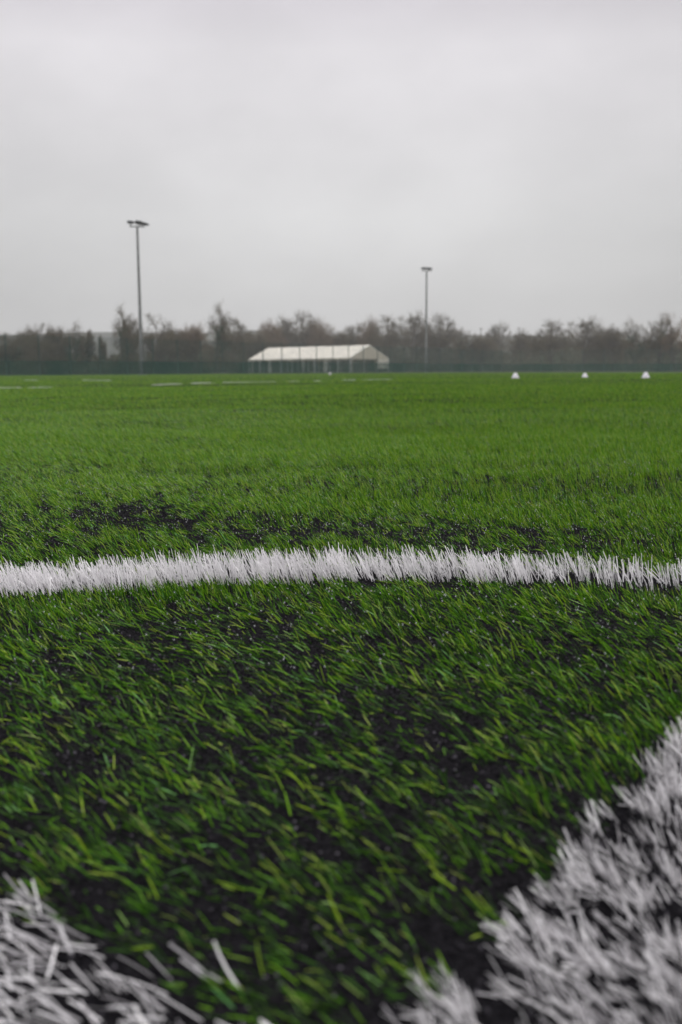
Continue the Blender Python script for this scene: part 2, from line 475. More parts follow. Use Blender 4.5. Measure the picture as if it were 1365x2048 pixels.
# far markings: their white blades only show where the pitch swells
Vs = []
for j, (f, p, dd, l) in enumerate(far_lines):
    r = np.random.default_rng(500 + j); n = int(l * 700)
    s = r.uniform(0, l, n); t = r.uniform(-.06, .06, n); show = sines(70 + j, .5, 3.5)
    k = show(s, s * 0) > (-.1 if j == 0 else .25); s, t = s[k], t[k]
    x = p[0] + dd[0] * s - dd[1] * t; y = p[1] + dd[1] * s + dd[0] * t; n = len(x); d = np.hypot(x, y)
    az, ti = lean(x, y, r, n)
    V, F, R = blades(x, y, r.normal(.0245, .003, n), .0016 * d / 12, ti * .7, az, r.normal(.2, .2, n), 1, 520 + j, tip=.7)
    tag(link_mesh('penalty_area_line' if j == 0 else 'goal_area_line', V, F, M_white, attrs={'rnd': R}),
        'broken white line far across the pitch, the nearer of two' if j == 0 else 'faint broken white line far across the pitch, the farther of two', None, None, 'structure')

# rubber crumb: loose granules on the infill
r = np.random.default_rng(61)
x, y = scatter(.1, 2.6, 60000, 62, wide=.4, pad=.15)
n = len(x); s = r.uniform(.0006, .0013, n)
octa = np.array([[1, 0, 0], [0, 1, 0], [-1, 0, 0], [0, -1, 0], [0, 0, 1], [0, 0, -1]], float)
of = np.array([[0, 1, 4], [1, 2, 4], [2, 3, 4], [3, 0, 4], [1, 0, 5], [2, 1, 5], [3, 2, 5], [0, 3, 5]])
P = octa[None] * (s[:, None, None] * r.uniform(.6, 1.4, (n, 6, 1)))
a = r.uniform(0, 6.28, n); ca, sa = np.cos(a)[:, None], np.sin(a)[:, None]
P = np.stack([P[..., 0] * ca - P[..., 1] * sa, P[..., 0] * sa + P[..., 1] * ca, P[..., 2]], -1)
P += np.stack([x, y, ground_z(x, y) + s * .4], -1)[:, None]
F = (of[None] + (np.arange(n) * 6)[:, None, None]).reshape(-1, 3)
M_crumb = material('rubber_crumb', rough=.7, spec=.06, attr=[(0, (.003, .003, .004)), (.6, (.012, .011, .013)), (.9, (.035, .032, .038)), (1, (.13, .12, .14))])
tag(link_mesh('rubber_crumb', P.reshape(-1, 3), F, M_crumb, smooth=False, attrs={'rnd': r.uniform(0, 1, n).repeat(6)}), 'loose black rubber granules lying between the turf blades', None, None, 'stuff')

# dew: droplets caught on the blades
x, y = scatter(.75, 6.5, 2300, 64, pad=.2)
k = (r.uniform(0, 1, len(x)) < np.interp(np.hypot(x, y), [.6, .9, 2, 6], [.25, .9, .9, .6])) & ~any_white(x, y, .01); x, y = x[k], y[k]
n = len(x); s = r.uniform(.0004, .0009, n)
t = np.arange(8) * math.pi / 4
ring = lambda rr, z: np.c_[rr * np.cos(t), rr * np.sin(t), np.full(8, z)]
sp = np.vstack([[0, 0, -1]] + [ring(math.cos(e), math.sin(e)) for e in (-.9, -.3, .3, .9)] + [[0, 0, 1]])
sf = [[0, 1 + (i + 1) % 8, 1 + i, 1 + i] for i in range(8)]
tri = np.array([[0, 1 + (i + 1) % 8, 1 + i] for i in range(8)] + [[33, 25 + i, 25 + (i + 1) % 8] for i in range(8)])
qd = np.array([[1 + 8 * k_ + i, 1 + 8 * k_ + (i + 1) % 8, 9 + 8 * k_ + (i + 1) % 8, 9 + 8 * k_ + i] for k_ in range(3) for i in range(8)])
P = sp[None] * s[:, None, None] + np.stack([x, y, ground_z(x, y) + r.uniform(.008, .021, n)], -1)[:, None]
off = (np.arange(n) * 34)[:, None, None]
M_dew = bpy.data.materials.new('water_drop'); M_dew.use_nodes = True
b = M_dew.node_tree.nodes['Principled BSDF']; b.inputs['Base Color'].default_value = (.9, .92, .95, 1); b.inputs['Roughness'].default_value = .03
b.inputs['Transmission Weight'].default_value = .8; b.inputs['IOR'].default_value = 1.33
tag(link_mesh('dew', P.reshape(-1, 3), [(tri[None] + off).reshape(-1, 3), (qd[None] + off).reshape(-1, 4)], M_dew), 'dew drops glinting on the green blades', None, None, 'stuff')

# ------------------------------------------------------------------ floodlight masts
M_galv = material('galvanised_steel', (.30, .31, .30), .5, .5, .35, noise=(3, (.22, .23, .22), .4, .6))
M_head = material('lamp_housing', (.035, .04, .04), .5, .5, .2)
M_lens = material('lamp_glass', (.25, .26, .27), .12, .6)


def mast(px_top, py_top, py_base, px_base, Y, heads, label, rz):
    X = xat(px_base, Y); s = Y / FPX
    H = zat(px_top, py_top, Y)
    t = empty('floodlight_mast', (X, Y, float(ground_z(X, Y))), rz)
    tag(t, label, 'floodlight', 'floodlight masts behind the pitch')
    MB().lathe([(0, -.4), (.3, -.4), (.3, .03), (.28, .05), (0, .05)], n=20).build('base_flange', M_galv, t, True)
    MB().lathe([(.17, .04), (.165, .9), (.15, 2.5), (.125, 6), (.10, H - .9), (.085, H - .45), (0, H - .45)], n=16).build('pole', M_galv, t, True)
    m = MB()
    m.box((0, 0, H - .42), (1.25, .09, .09), 0, .01)
    for xx in (-.58, .58): m.box((xx, .0, H - .33), (.07, .07, .12))
    m.build('crossarm', M_galv, t)
    for xx, yy, w, zt, ry in heads:
        c = math.cos(ry); sn = math.sin(ry); w = w * .74
        mm = MB()
        prof = [(-.5, -.04), (-.46, -.09), (.3, -.09), (.5, -.05), (.5, .0), (.2, .09), (-.4, .11), (-.5, .05)]
        V = []
        for side in (-.23, -.19, .19, .23):
            k_ = .9 if abs(side) > .2 else 1.0
            V += [((a_ * k_ * w) * c - (z_ * k_) * sn + xx, side + yy, H - .12 + zt + (a_ * w) * sn + z_ * c * k_) for a_, z_ in prof]
        Fq = [tuple(range(7, -1, -1)), tuple(range(24, 32))]
        for q in range(3): Fq += [(q * 8 + i, q * 8 + (i + 1) % 8, q * 8 + (i + 1) % 8 + 8, q * 8 + i + 8) for i in range(8)]
        mm.add(V, Fq)
        lamp = mm.build('lamp_head', M_head, t, True)
        g = MB(); g.box((xx, yy, H - .235 + zt), (.62 * w, .34, .02)); g.build('lens', M_lens, lamp)
        st = MB(); st.tube((xx, yy, H - .40), (xx, yy, H - .2 + zt), .025); st.box((xx, yy, H - .20 + zt), (.1, .3, .05)); st.build('bracket', M_galv, lamp)
    return t


mast(277, 443, 749, 284, 86, [(-.5, 0, .85, .06, 0.0), (.2, .28, 1.0, .04, -.03), (.2, -.30, .9, .03, -.03), (.6, 0.05, 1.1, -.05, -.16)],
     'tall grey floodlight mast on the left, twin dark lamp heads apart at its top', math.radians(8))
mast(857, 535, 742, 852, 127, [(-.28, .25, .9, .05, 0), (.3, .25, .9, .02, -.06), (-.25, -.28, .8, .0, 0), (.32, -.28, .9, -.02, -.06)],
     'slimmer farther floodlight mast right of the marquee', math.radians(10))
# slim pole beside the left mast
Xp = xat(292, 88)
t = empty('pole', (Xp, 88, float(ground_z(Xp, 88)))); tag(t, 'slim pale grey pole standing just right of the left floodlight mast', 'pole')
MB().lathe([(.0, -.2), (.06, -.2), (.055, 2.4), (.045, 2.42), (.045, 2.6), (0, 2.62)], n=12).build('shaft', M_galv, t, True)
MB().lathe([(.11, -.2), (.11, .02), (.07, .04), (.055, .04)], n=12).build('foot', M_galv, t, True)

# ------------------------------------------------------------------ the fence round the pitch
M_fence = material('fence_green_paint', (.014, .06, .045), .45, .5)


def netting(name, col, cover):
    m = bpy.data.materials.new(name); m.use_nodes = True
    nt = m.node_tree; nt.nodes.clear(); N, L = nt.nodes.new, nt.links.new
    o = N('ShaderNodeOutputMaterial'); d = N('ShaderNodeBsdfDiffuse'); d.inputs[0].default_value = (*col, 1)
    t = N('ShaderNodeBsdfTransparent'); ms = N('ShaderNodeMixShader'); 
    tcn = N('ShaderNodeTexCoord'); nn = N('ShaderNodeTexNoise'); nn.inputs['Scale'].default_value = .25; L(tcn.outputs['Object'], nn.inputs['Vector'])
    mr = N('ShaderNodeMapRange'); mr.inputs['From Min'].default_value = .35; mr.inputs['From Max'].default_value = .65
    mr.inputs['To Min'].default_value = cover - .15; mr.inputs['To Max'].default_value = cover + .15; L(nn.outputs['Fac'], mr.inputs['Value'])
    L(mr.outputs[0], ms.inputs[0]); L(t.outputs[0], ms.inputs[1]); L(d.outputs[0], ms.inputs[2]); L(ms.outputs[0], o.inputs[0])
    return m


M_net = netting('woven_screen', (.014, .09, .065), .37)


def fence(A, B, label, name='fence', step=3.0):
    A = np.array(A); B = np.array(B); d = B - A; l = np.linalg.norm(d); d /= l; k = int(round(l / step)); step = l / k
    rz = math.atan2(d[1], d[0])
    t = empty(name, (A[0], A[1], 0), rz); tag(t, label, 'fence', 'fence around the pitch')
    gz = lambda s: float(ground_z(A[0] + d[0] * s, A[1] + d[1] * s))
    sl = MB(); up = MB(); ra = MB()
    for i in range(k):
        s0, s1 = i * step + .04, (i + 1) * step - .04; z = gz((s0 + s1) / 2)
        sl.box(((s0 + s1) / 2, 0, z + .58), (s1 - s0, .012, 1.1))
        for j in range(int(step / .05)):
            up.box((s0 + .05 * j + .02, .03, z + 1.56), (.006, .006, 3.0))
        for h in np.arange(1.3, 3.05, .2): up.box(((s0 + s1) / 2, .037, z + h), (s1 - s0, .004, .004))
        ra.box(((i + .5) * step, .05, z + 1.17), (step, .03, .03))
    sl.build('screen', M_net, t); up.build('wire_mesh', M_fence, t); ra.build('rail', M_fence, t)
    for i in range(k + 1):
        z = gz(i * step); m = MB(); m.box((i * step, .0, z + 1.45), (.07, .06, 3.2), 0, .008); m.box((i * step, 0, z + 3.065), (.08, .07, .03))
        m.build('post', M_fence, t)
    return t


P0 = np.array([-17.3, 86.0]) + np.array([28.2, 41.4]) * -.62
P1 = np.array([-17.3, 86.0]) + np.array([28.2, 41.4]) * 1.43
sh = np.array([.0, -1.2])   # just inside the masts
fence(P0 + sh, P1 + sh, 'long dark green mesh fence behind the pitch from the left edge past the marquee')
P2 = P1 + np.array([.827, -.563]) * 48
fence(P1 + sh + np.array([.1, -.07]), P2 + sh, 'dark green mesh fence at the right, behind the three white cones')

# ------------------------------------------------------------------ marquee
M_pvc = material('marquee_pvc', (.93, .885, .78), .45, .4, noise=(.35, (.82, .79, .71), .45, .7), trans=.15)
M_alu = material('marquee_frame', (.72, .73, .72), .4, .5, .1)
M_cream = material('marquee_gable', (.82, .76, .64), .5, .3, trans=.2)
M_dark = material('marquee_flooring', (.10, .09, .07), .8)
A_ = np.array([1.83, 180.0]); C_ = np.array([-17.9, 198.0]); ld = (C_ - A_); LL = np.linalg.norm(ld); ld /= LL; wd = np.array([-ld[1], ld[0]])
if wd[0] < 0: wd = -wd
mq = empty('marquee', (A_[0], A_[1], 0), math.atan2(ld[1], ld[0]))
tag(mq, 'long white marquee with pitched roof and open sides behind the fence', 'marquee')
sgn = -1.0   # local y of the width direction
W, EH, RH = 10.6, 2.62, 4.95
nb = 9; bay = LL / nb
y1 = sgn * W
for s_ in (0, 1):
    for i in range(nb):
        x0, x1 = i * bay, (i + 1) * bay
        e_ = 0 if s_ == 0 else y1; o_ = .18 if s_ == 0 else -.18
        m = MB()
        # a bay of roof cloth sagging a little between its two rafters, with a short valance
        cols = 5; rows = 5; V = []
        for a_ in range(cols):
            fx = a_ / (cols - 1); sag = .05 * math.sin(math.pi * fx)
            for b_ in range(rows):
                fy = b_ / (rows - 1)
                V.append((x0 + (x1 - x0) * fx, (e_ + o_) * (1 - fy) + (y1 / 2) * fy, EH - .04 + (RH - EH + .04) * fy - sag))
        V = np.array(V); V2 = V - [0, 0, .02]
        q = [(a_ * rows + b_, (a_ + 1) * rows + b_, (a_ + 1) * rows + b_ + 1, a_ * rows + b_ + 1) for a_ in range(cols - 1) for b_ in range(rows - 1)]
        m.add(V, q); m.add(V2, [tuple(reversed(z_)) for z_ in q])
        m.box(((x0 + x1) / 2, e_ + o_, EH - .17), (x1 - x0 - .02, .02, .26))
        m.build('roof_panel', M_pvc, mq, True)
for xg, lab in ((-.03, None), (LL + .03, None)):
    m = MB(); m.slab([(xg, .15, EH - .05), (xg, y1 - .15, EH - .05), (xg, y1 / 2, RH)], .03)
    m.box((xg, y1 / 2, EH - .14), (.03, W + .2, .2)); m.build('gable', M_cream, mq)
for i in range(nb + 1):
    x_ = i * bay
    m = MB()
    m.tube((x_, 0, EH - .05), (x_, y1 / 2, RH - .08), .06, n=6); m.tube((x_, y1, EH - .05), (x_, y1 / 2, RH - .08), .06, n=6)
    m.build('rafter', M_alu, mq)
    for yy in (0, y1):
        m = MB(); m.box((x_, yy, EH / 2), (.2, .14, EH - .08)); m.box((x_, yy, .02), (.35, .35, .04)); m.build('leg', M_alu, mq)
m = MB(); m.box((LL / 2, 0, EH - .03), (LL, .1, .1)); m.box((LL / 2, y1, EH - .03), (LL, .1, .1)); m.box((LL / 2, y1 / 2, RH - .1), (LL, .1, .1)); m.build('eaves_rail', M_alu, mq)


def curtain(x_, yy, top, bot, h0=.1):
    m = MB(); V = []; cols, rows = 13, 7
    for b_ in range(rows):
        f = b_ / (rows - 1); w = top + (bot - top) * math.sin(f * math.pi / 2) ** .8
        for a_ in range(cols):
            g_ = a_ / (cols - 1) - .5
            V.append((x_ + g_ * w, yy + .06 * math.sin(a_ * 1.9), EH - .1 - (EH - .1 - h0) * f))
    m.add(V, [(b_ * cols + a_, b_ * cols + a_ + 1, (b_ + 1) * cols + a_ + 1, (b_ + 1) * cols + a_) for b_ in range(rows - 1) for a_ in range(cols - 1)])
    o = m.build('curtain', M_pvc, mq, True)


for x_, t_, b_ in ((bay * 2, .9, .55), (bay * 2 + .4, .5, .9), (bay * 4, .5, .4), (bay * 5, .6, .35), (bay * 7 + .2, .5, 1.0), (bay * 8, .7, .4), (bay * 8.7, .4, .4)): curtain(x_, -.1, t_, b_)
for x_, t_, b_ in ((bay * 1, .7, .5), (bay * 3, .6, .5), (bay * 6, .7, .5), (bay * 7.5, .6, .4)): curtain(x_, y1 + .1, t_, b_)
# end wall: framed opening with a solid panel at the far side
m = MB(); m.box((-.02, y1 + 1.55, EH / 2 + .3), (.03, 3.0, EH - .75)); m.build('end_wall', M_pvc, mq)
m = MB(); m.box((-.02, y1 + 3.15, EH / 2), (.1, .12, EH - .1)); m.build('door_frame', M_alu, mq)
m = MB(); m.box((LL / 2, y1 / 2, .06), (LL - .4, W - .4, .12)); m.build('floor_deck', M_dark, mq)

# ------------------------------------------------------------------ cones and a ball on the pitch
M_cone = material('cone_plastic', (.80, .77, .82), .4, .5)
for px, py, Yc, s_, lab in ((1031, 754.5, 30, 1.0, 'white marker cone on the far pitch, leftmost of three'), (1170, 753.5, 32, .9, 'smallest white marker cone on the far pitch, the middle one of three'),
                            (1292, 757.5, 26, .92, 'white marker cone on the far pitch nearest the right edge of the picture')):
    Xc = xat(px, Yc)
    t = empty('marker_cone', (Xc, Yc, float(ground_z(Xc, Yc)) + .012)); tag(t, lab, 'cone', 'marker cones on the pitch')
    b_ = .125 * s_; h_ = .155 * s_
    MB().lathe([(b_ * .82, .008), (b_ * .86, .012), (b_ * .66, h_ * .45), (b_ * .42, h_ * .82), (b_ * .28, h_ * .96), (b_ * .24, h_), (b_ * .20, h_ * .99), (b_ * .38, h_ * .80), (b_ * .62, h_ * .42), (b_ * .78, .006)], n=28).build('cone_body', M_cone, t, True)
    MB().lathe([(b_ * .75, .0), (b_ * 1.05, .0), (b_ * 1.08, .006), (b_ * 1.04, .014), (b_ * .84, .014)], n=28).build('rim', M_cone, t, True)
Xb = xat(660, 58); bm = MB(); pr = [(.08 * math.sin(a_), .08 - .08 * math.cos(a_)) for a_ in np.linspace(0.001, math.pi - .001, 14)]
bm.lathe(pr, (0, 0, 0), 20)
M_ball = bpy.data.materials.new('ball_leather'); M_ball.use_nodes = True
nb_ = M_ball.node_tree; v_ = nb_.nodes.new('ShaderNodeTexVoronoi'); v_.inputs['Scale'].default_value = 7; rr_ = nb_.nodes.new('ShaderNodeValToRGB')
tco = nb_.nodes.new('ShaderNodeTexCoord'); nb_.links.new(tco.outputs['Object'], v_.inputs['Vector'])
rr_.color_ramp.elements[0].color = (.1, .1, .1, 1); rr_.color_ramp.elements[0].position = .12; rr_.color_ramp.elements[1].color = (.75, .74, .72, 1); rr_.color_ramp.elements[1].position = .16
nb_.links.new(v_.outputs['Distance'], rr_.inputs[0]); nb_.links.new(rr_.outputs[0], nb_.nodes['Principled BSDF'].inputs['Base Color'])
bo = bm.build('ball', M_ball, None, True); bo.location = (Xb, 58, float(ground_z(Xb, 58)) + .01)
tag(bo, 'small pale ball far out on the pitch before the marquee', 'ball')

# ------------------------------------------------------------------ bare winter trees
M_bark = material('bark', (.085, .072, .058), .85, .2, noise=(1.2, (.13, .115, .095), .4, .65))
M_twig = material('twigs', (.082, .070, .040), .85, .2, noise=(.5, (.14, .115, .065), .4, .65))
M_twig_warm = material('twigs_reddish', (.15, .105, .055), .85, .2, noise=(.5, (.18, .13, .075), .4, .65))
M_ivy = material('ivy_leaves', (.018, .045, .018), .5, .4, attr=[(0, (.018, .052, .022)), (.6, (.04, .09, .034)), (1, (.07, .12, .045))])


def tubes(S, sides):
    """S rows: x0 y0 z0 x1 y1 z1 r0 r1 -> V, F"""
    S = np.asarray(S); p, q, r0, r1 = S[:, :3], S[:, 3:6], S[:, 6], S[:, 7]
    d = q - p; d /= np.linalg.norm(d, axis=1)[:, None] + 1e-9
    ref = np.where(abs(d[:, 2:3]) < .9, np.array([[0, 0, 1.]]), np.array([[1., 0, 0]]))
    a = np.cross(d, ref); a /= np.linalg.norm(a, axis=1)[:, None]; b = np.cross(d, a)
    V = []
    for k in range(sides):
        th = 2 * math.pi * k / sides; c = a * math.cos(th) + b * math.sin(th)
        V.append(p + c * r0[:, None]); V.append(q + c * r1[:, None])
    V = np.stack(V, 1).reshape(-1, 3); n = len(S); base = (np.arange(n) * sides * 2)[:, None]
    F = np.concatenate([np.stack([base[:, 0] + 2 * k, base[:, 0] + 2 * ((k + 1) % sides), base[:, 0] + 2 * ((k + 1) % sides) + 1, base[:, 0] + 2 * k + 1], -1) for k in range(sides)])
    return V, F


def leaf_cloud(P, size, r):
    n = len(P); a = r.normal(0, 1, (n, 3)); a /= np.linalg.norm(a, axis=1)[:, None]; b = np.cross(a, r.normal(0, 1, (n, 3))); b /= np.linalg.norm(b, axis=1)[:, None]
    s = (size * r.uniform(.6, 1.4, n))[:, None]
    V = np.stack([P - a * s, P - b * s * .6, P + a * s, P + b * s * .6], 1).reshape(-1, 3)
    return V, np.arange(4 * n).reshape(n, 4)


def tree_mesh(seed, H, R, kind):
    """kinds: round, tall, ivy, many (multi-stem)"""
    r = np.random.default_rng(seed)
    trunk, twig = [], []
    def branch(p, d, l, rad, lev):
        p = np.array(p, float); d = np.array(d, float)
        nseg = 3 if lev < 3 else 2
        pts = [p]; dirs = []
        for i in range(nseg):
            d = d + r.normal(0, .10 + .04 * lev, 3) + np.array([0, 0, .05 if lev < 4 else -.02]); d /= np.linalg.norm(d)
            q = pts[-1] + d * l / nseg
            r0 = rad * (1 - .35 * i / nseg); r1 = rad * (1 - .35 * (i + 1) / nseg)
            (trunk if lev < 3 else twig).append([*pts[-1], *q, r0, r1]); pts.append(q); dirs.append(d.copy())
        if lev >= 6 or l < .25: return
        k = (5, 4, 4, 4, 4, 3)[lev]
        for j in range(k):
            f = .35 + .65 * (j + 1) / k if lev else .3 + .7 * (j + 1) / k
            s = f * nseg; i = min(int(s), nseg - 1); base = pts[i] + (pts[i + 1] - pts[i]) * (s - i) if i < nseg else pts[-1]
            base = pts[min(i, nseg - 1)] + (pts[min(i, nseg - 1) + 1] - pts[min(i, nseg - 1)]) * min(s - i, 1)
            dd = dirs[min(i, nseg - 1)]
            side = r.normal(0, 1, 3); side -= side.dot(dd) * dd; side /= np.linalg.norm(side)
            spread = (.75, .8, .8, .9, .9, 1.0)[lev] * (1.0 if j < k - 1 else .35)
            nd = dd + side * spread; nd /= np.linalg.norm(nd)
            branch(base, nd, l * r.uniform(.58, .78), max(rad * .6, .006), lev + 1)
    stems = 1 if kind in ('round', 'tall', 'ivy') else 3
    for s in range(stems):
        a = r.uniform(0, 6.28); off = .0 if stems == 1 else .5
        branch((off * math.cos(a), off * math.sin(a), -.3), (.0 if stems == 1 else .22 * math.cos(a), .0 if stems == 1 else .22 * math.sin(a), 1), H * .40, .17 if stems == 1 else .12, 0 if stems == 1 else 1 if False else 0)
    T = np.array(trunk); W = np.array(twig)
    allp = np.vstack([T[:, 3:6], W[:, 3:6]]) if len(W) else T[:, 3:6]
    # fit to the height and radius wanted
    zs = H / np.percentile(allp[:, 2], 99.7); rs = R / np.percentile(np.hypot(allp[:, 0], allp[:, 1]), 92)
    for Z_ in (T, W):
        Z_[:, [0, 1, 3, 4]] *= rs; Z_[:, [2, 5]] *= zs
    if kind in ('round', 'many'):          # fans of fine twigs closing the rounded crown
        nc = 90 if kind == 'round' else 60
        dv = r.normal(0, 1, (nc, 3)); dv[:, 2] = abs(dv[:, 2]) * .9 - .25; dv /= np.linalg.norm(dv, axis=1)[:, None]
        cc = np.array([0, 0, H * .56]) + dv * r.uniform(.55, .85, (nc, 1)) * np.array([R * 1.05, R * 1.05, H * .42]); m_ = 26
        bp = cc.repeat(m_, 0); od = dv.repeat(m_, 0) + r.normal(0, .55, (nc * m_, 3)); od /= np.linalg.norm(od, axis=1)[:, None]
        st = bp + od * r.uniform(0, .35, (nc * m_, 1)); en = st + (od + r.normal(0, .2, od.shape)) * r.uniform(.4, .9, (nc * m_, 1))
        W = np.vstack([W, np.c_[st, en, np.full(nc * m_, .010), np.full(nc * m_, .005)],
                       np.c_[np.array([0, 0, H * .38]) + (cc - [0, 0, H * .38]) * .25, cc, np.full(nc, .035), np.full(nc, .015)]])
    W[:, 6:8] = np.maximum(W[:, 6:8], .0065)
    out = {'trunk': tubes(T, 6), 'crown': tubes(W, 3)}
    if kind == 'ivy':
        sel = T[(T[:, 2] < H * .8)]
        idx = r.integers(0, len(sel), 4200); f = r.uniform(0, 1, 4200)[:, None]
        P = sel[idx, :3] * (1 - f) + sel[idx, 3:6] * f
        keep = r.uniform(0, 1, 4200) < np.clip(1.15 - P[:, 2] / (H * .75), 0.08, 1); P = P[keep]
        P = P + r.normal(0, .15, P.shape) * np.array([1, 1, .8])
        out['ivy'] = leaf_cloud(P, .13, r)
    return out


protos = {}
for key, seed, H, R, kind in (('round1', 1, 10, 3.6, 'round'), ('round2', 2, 10, 4.0, 'round'), ('tall1', 3, 11, 2.6, 'tall'), ('many1', 5, 9, 3.2, 'many'), ('many2', 6, 8, 3.0, 'many'), ('ivy1', 7, 11, 3.0, 'ivy'), ('ivy2', 8, 10, 2.4, 'ivy'), ('ivy3', 9, 9, 1.1, 'ivy')):
    pm = {}
    for pn, (V, F) in tree_mesh(seed, H, R, kind).items():
        me_o = link_mesh(pn, V, F, {'trunk': M_bark, 'crown': M_twig, 'ivy': M_ivy}[pn], None, pn == 'trunk', {'rnd': np.random.default_rng(seed).uniform(0, 1, len(V) // 4).repeat(4)} if pn == 'ivy' else None)
        pm[pn] = me_o.data; bpy.data.objects.remove(me_o)
    protos[key] = (pm, H, R)

# px, top py, half width px, distance, kind, warm, label
TREES = [
    (22, 668, 38, 138, 'ivy2', 0, 'low dark ivy-covered tree at the left edge of the picture'),
    (58, 658, 32, 150, 'many1', 0, 'bare bushy tree second from the left edge of the picture'),
    (86, 651, 26, 146, 'tall1', 0, 'thin bare tree left of the pair with greenish stems'),
    (116, 655, 26, 150, 'many2', 0, 'bare many-stemmed tree between the left edge and the gap in the treeline'),
    (146, 646, 26, 147, 'ivy1', 0, 'bare tree with ivy stem, tallest before the gap in the treeline'),
    (172, 664, 18, 150, 'ivy3', 0, 'narrow dark ivy-covered tree on the near side of the treeline gap'),
    (208, 674, 8, 140, 'ivy3', 0, 'lone ivy-smothered stump standing in the gap of the treeline'),
    (243, 614, 34, 150, 'ivy1', 0, 'tall tree with two ivy trunks left of the tall floodlight mast'),
    (262, 636, 26, 154, 'ivy2', 0, 'tree half behind the tall left floodlight mast'),
    (318, 630, 38, 158, 'tall1', 0, 'wispy bare tree just right of the tall left floodlight mast'),
    (350, 658, 30, 165, 'many1', 0, 'low bare brown tree between the wispy tree and the rounded one'),
    (385, 652, 34, 168, 'many2', 1, 'rounded brown tree left of the tall ivy-stemmed tree'),
    (432, 610, 38, 165, 'ivy1', 0, 'tallest tree, bare spreading crown over one dark ivy stem, left of the marquee'),
    (474, 638, 30, 180, 'round1', 0, 'open bare tree leaning up to the left end of the marquee'),
    (512, 665, 26, 205, 'many2', 0, 'low bare tree just behind the left end of the marquee'),
    (545, 645, 30, 225, 'many1', 1, 'reddish brown bare tree above the left end of the marquee roof'),
    (574, 634, 28, 228, 'round2', 0, 'bare round tree above the left half of the marquee roof'),
    (606, 624, 34, 230, 'round1', 0, 'highest bare tree above the middle of the marquee roof'),
    (645, 642, 28, 228, 'many1', 1, 'ruddy bare tree right of the highest one above the marquee'),
    (684, 664, 28, 228, 'many2', 0, 'low bare tree above the right half of the marquee roof'),
    (711, 648, 30, 224, 'round2', 0, 'bare tree above the gable peak of the marquee'),
    (737, 638, 20, 222, 'many1', 1, 'narrow orange-brown tree just right of the marquee peak'),
    (778, 634, 36, 215, 'round1', 0, 'broad bare tree behind the right end of the marquee'),
    (824, 626, 40, 215, 'round2', 0, 'broadest bare round-topped tree left of the slimmer floodlight mast'),
    (880, 629, 34, 213, 'round1', 0, 'bare round-topped tree right of the slimmer floodlight mast'),
    (926, 658, 24, 205, 'ivy2', 0, 'short greenish ivy-clad tree right of the slimmer floodlight mast'),
    (962, 672, 28, 205, 'many2', 0, 'lowest bare tree between the green ivy one and the small round one'),
    (998, 646, 28, 240, 'round2', 0, 'small pale round bare tree above the hedge left of the first cone'),
    (1046, 664, 32, 220, 'many1', 0, 'faint low tree behind the leftmost cone'),
    (1106, 642, 40, 185, 'round1', 0, 'dark full round tree between the left and middle cones'),
    (1166, 636, 46, 185, 'round2', 0, 'broad full round tree behind the middle cone'),
    (1222, 654, 32, 182, 'many1', 0, 'lower brown tree right of the middle cone'),
    (1268, 638, 32, 172, 'ivy1', 0, 'upright dark ivy-clad tree behind the right cone'),
    (1315, 636, 34, 172, 'ivy2', 0, 'dark tree second from the right edge of the picture'),
    (1352, 626, 34, 170, 'tall1', 1, 'reddish dark tree at the right edge of the picture'),
]
rt = np.random.default_rng(77)


def plant(px, top, hw, Yt, key, warm, label):
    pm, H, R = protos[key]
    X = xat(px, Yt); h = zat(px, top - 4, Yt); rad = hw / FPX * Yt
    o = empty('tree', (X, Yt, float(ground_z(X, Yt))), rt.uniform(0, 6.28)); o.scale = (rad / R * 1.15, rad / R * 1.15, h / H)
    tag(o, label, 'tree', 'bare trees behind the fence')
    for pn, me in pm.items():
        if warm and pn == 'crown':
            me = me.copy(); me.materials[0] = M_twig_warm
        c = bpy.data.objects.new(pn, me); scene.collection.objects.link(c); c.parent = o


for a in TREES: plant(*a)

# scrub under and between the trees: one tangle nobody could count
r = np.random.default_rng(88)
S = []; LP = []
for i in range(640):
    px = r.uniform(-220, 1590)
    Yt = np.interp(px, [0, 250, 480, 640, 860, 1000, 1365], [150, 160, 205, 238, 222, 215, 180]) + r.uniform(-10, 26)
    if px < 480: Yt = min(Yt, 190)
    top = np.interp(px, [0, 60, 140, 190, 215, 250, 340, 400, 520, 700, 760, 870, 940, 1010, 1060, 1140, 1250, 1365], [688, 692, 692, 698, 700, 692, 680, 674, 672, 668, 664, 662, 672, 684, 682, 664, 666, 660])
    h = (742 - top) / FPX * Yt * r.uniform(.55, 1.08); X = xat(px, Yt); wdt = r.uniform(1.2, 2.6)
    m_ = 120
    for j in range(m_):
        a = r.uniform(0, 6.28); lean_ = r.uniform(.05, .7); x0 = X + r.normal(0, wdt * .6); y0 = Yt + r.normal(0, 1.0); z0 = r.uniform(0, h * .72) * r.uniform(0, 1) ** .3
        l = r.uniform(.5, 1.5); x1, y1_, z1 = x0 + l * lean_ * math.cos(a), y0 + l * lean_ * math.sin(a), min(z0 + l, h * 1.02)
        S.append([x0, y0, z0, x1, y1_, z1, .013, .006])
    if r.uniform() < .9:
        q = r.normal(0, 1, (120, 3)) * [wdt * .6, .7, h * .2] + [X, Yt, h * r.uniform(.05, .4)]; q[:, 2] = abs(q[:, 2]); LP.append(q)
V, F = tubes(S, 3)
tag(link_mesh('undergrowth', V, F, M_twig, smooth=False), 'tangle of leafless brown scrub under the trees behind the fence', None, None, 'stuff')
V, F = leaf_cloud(np.vstack(LP), .16, r)
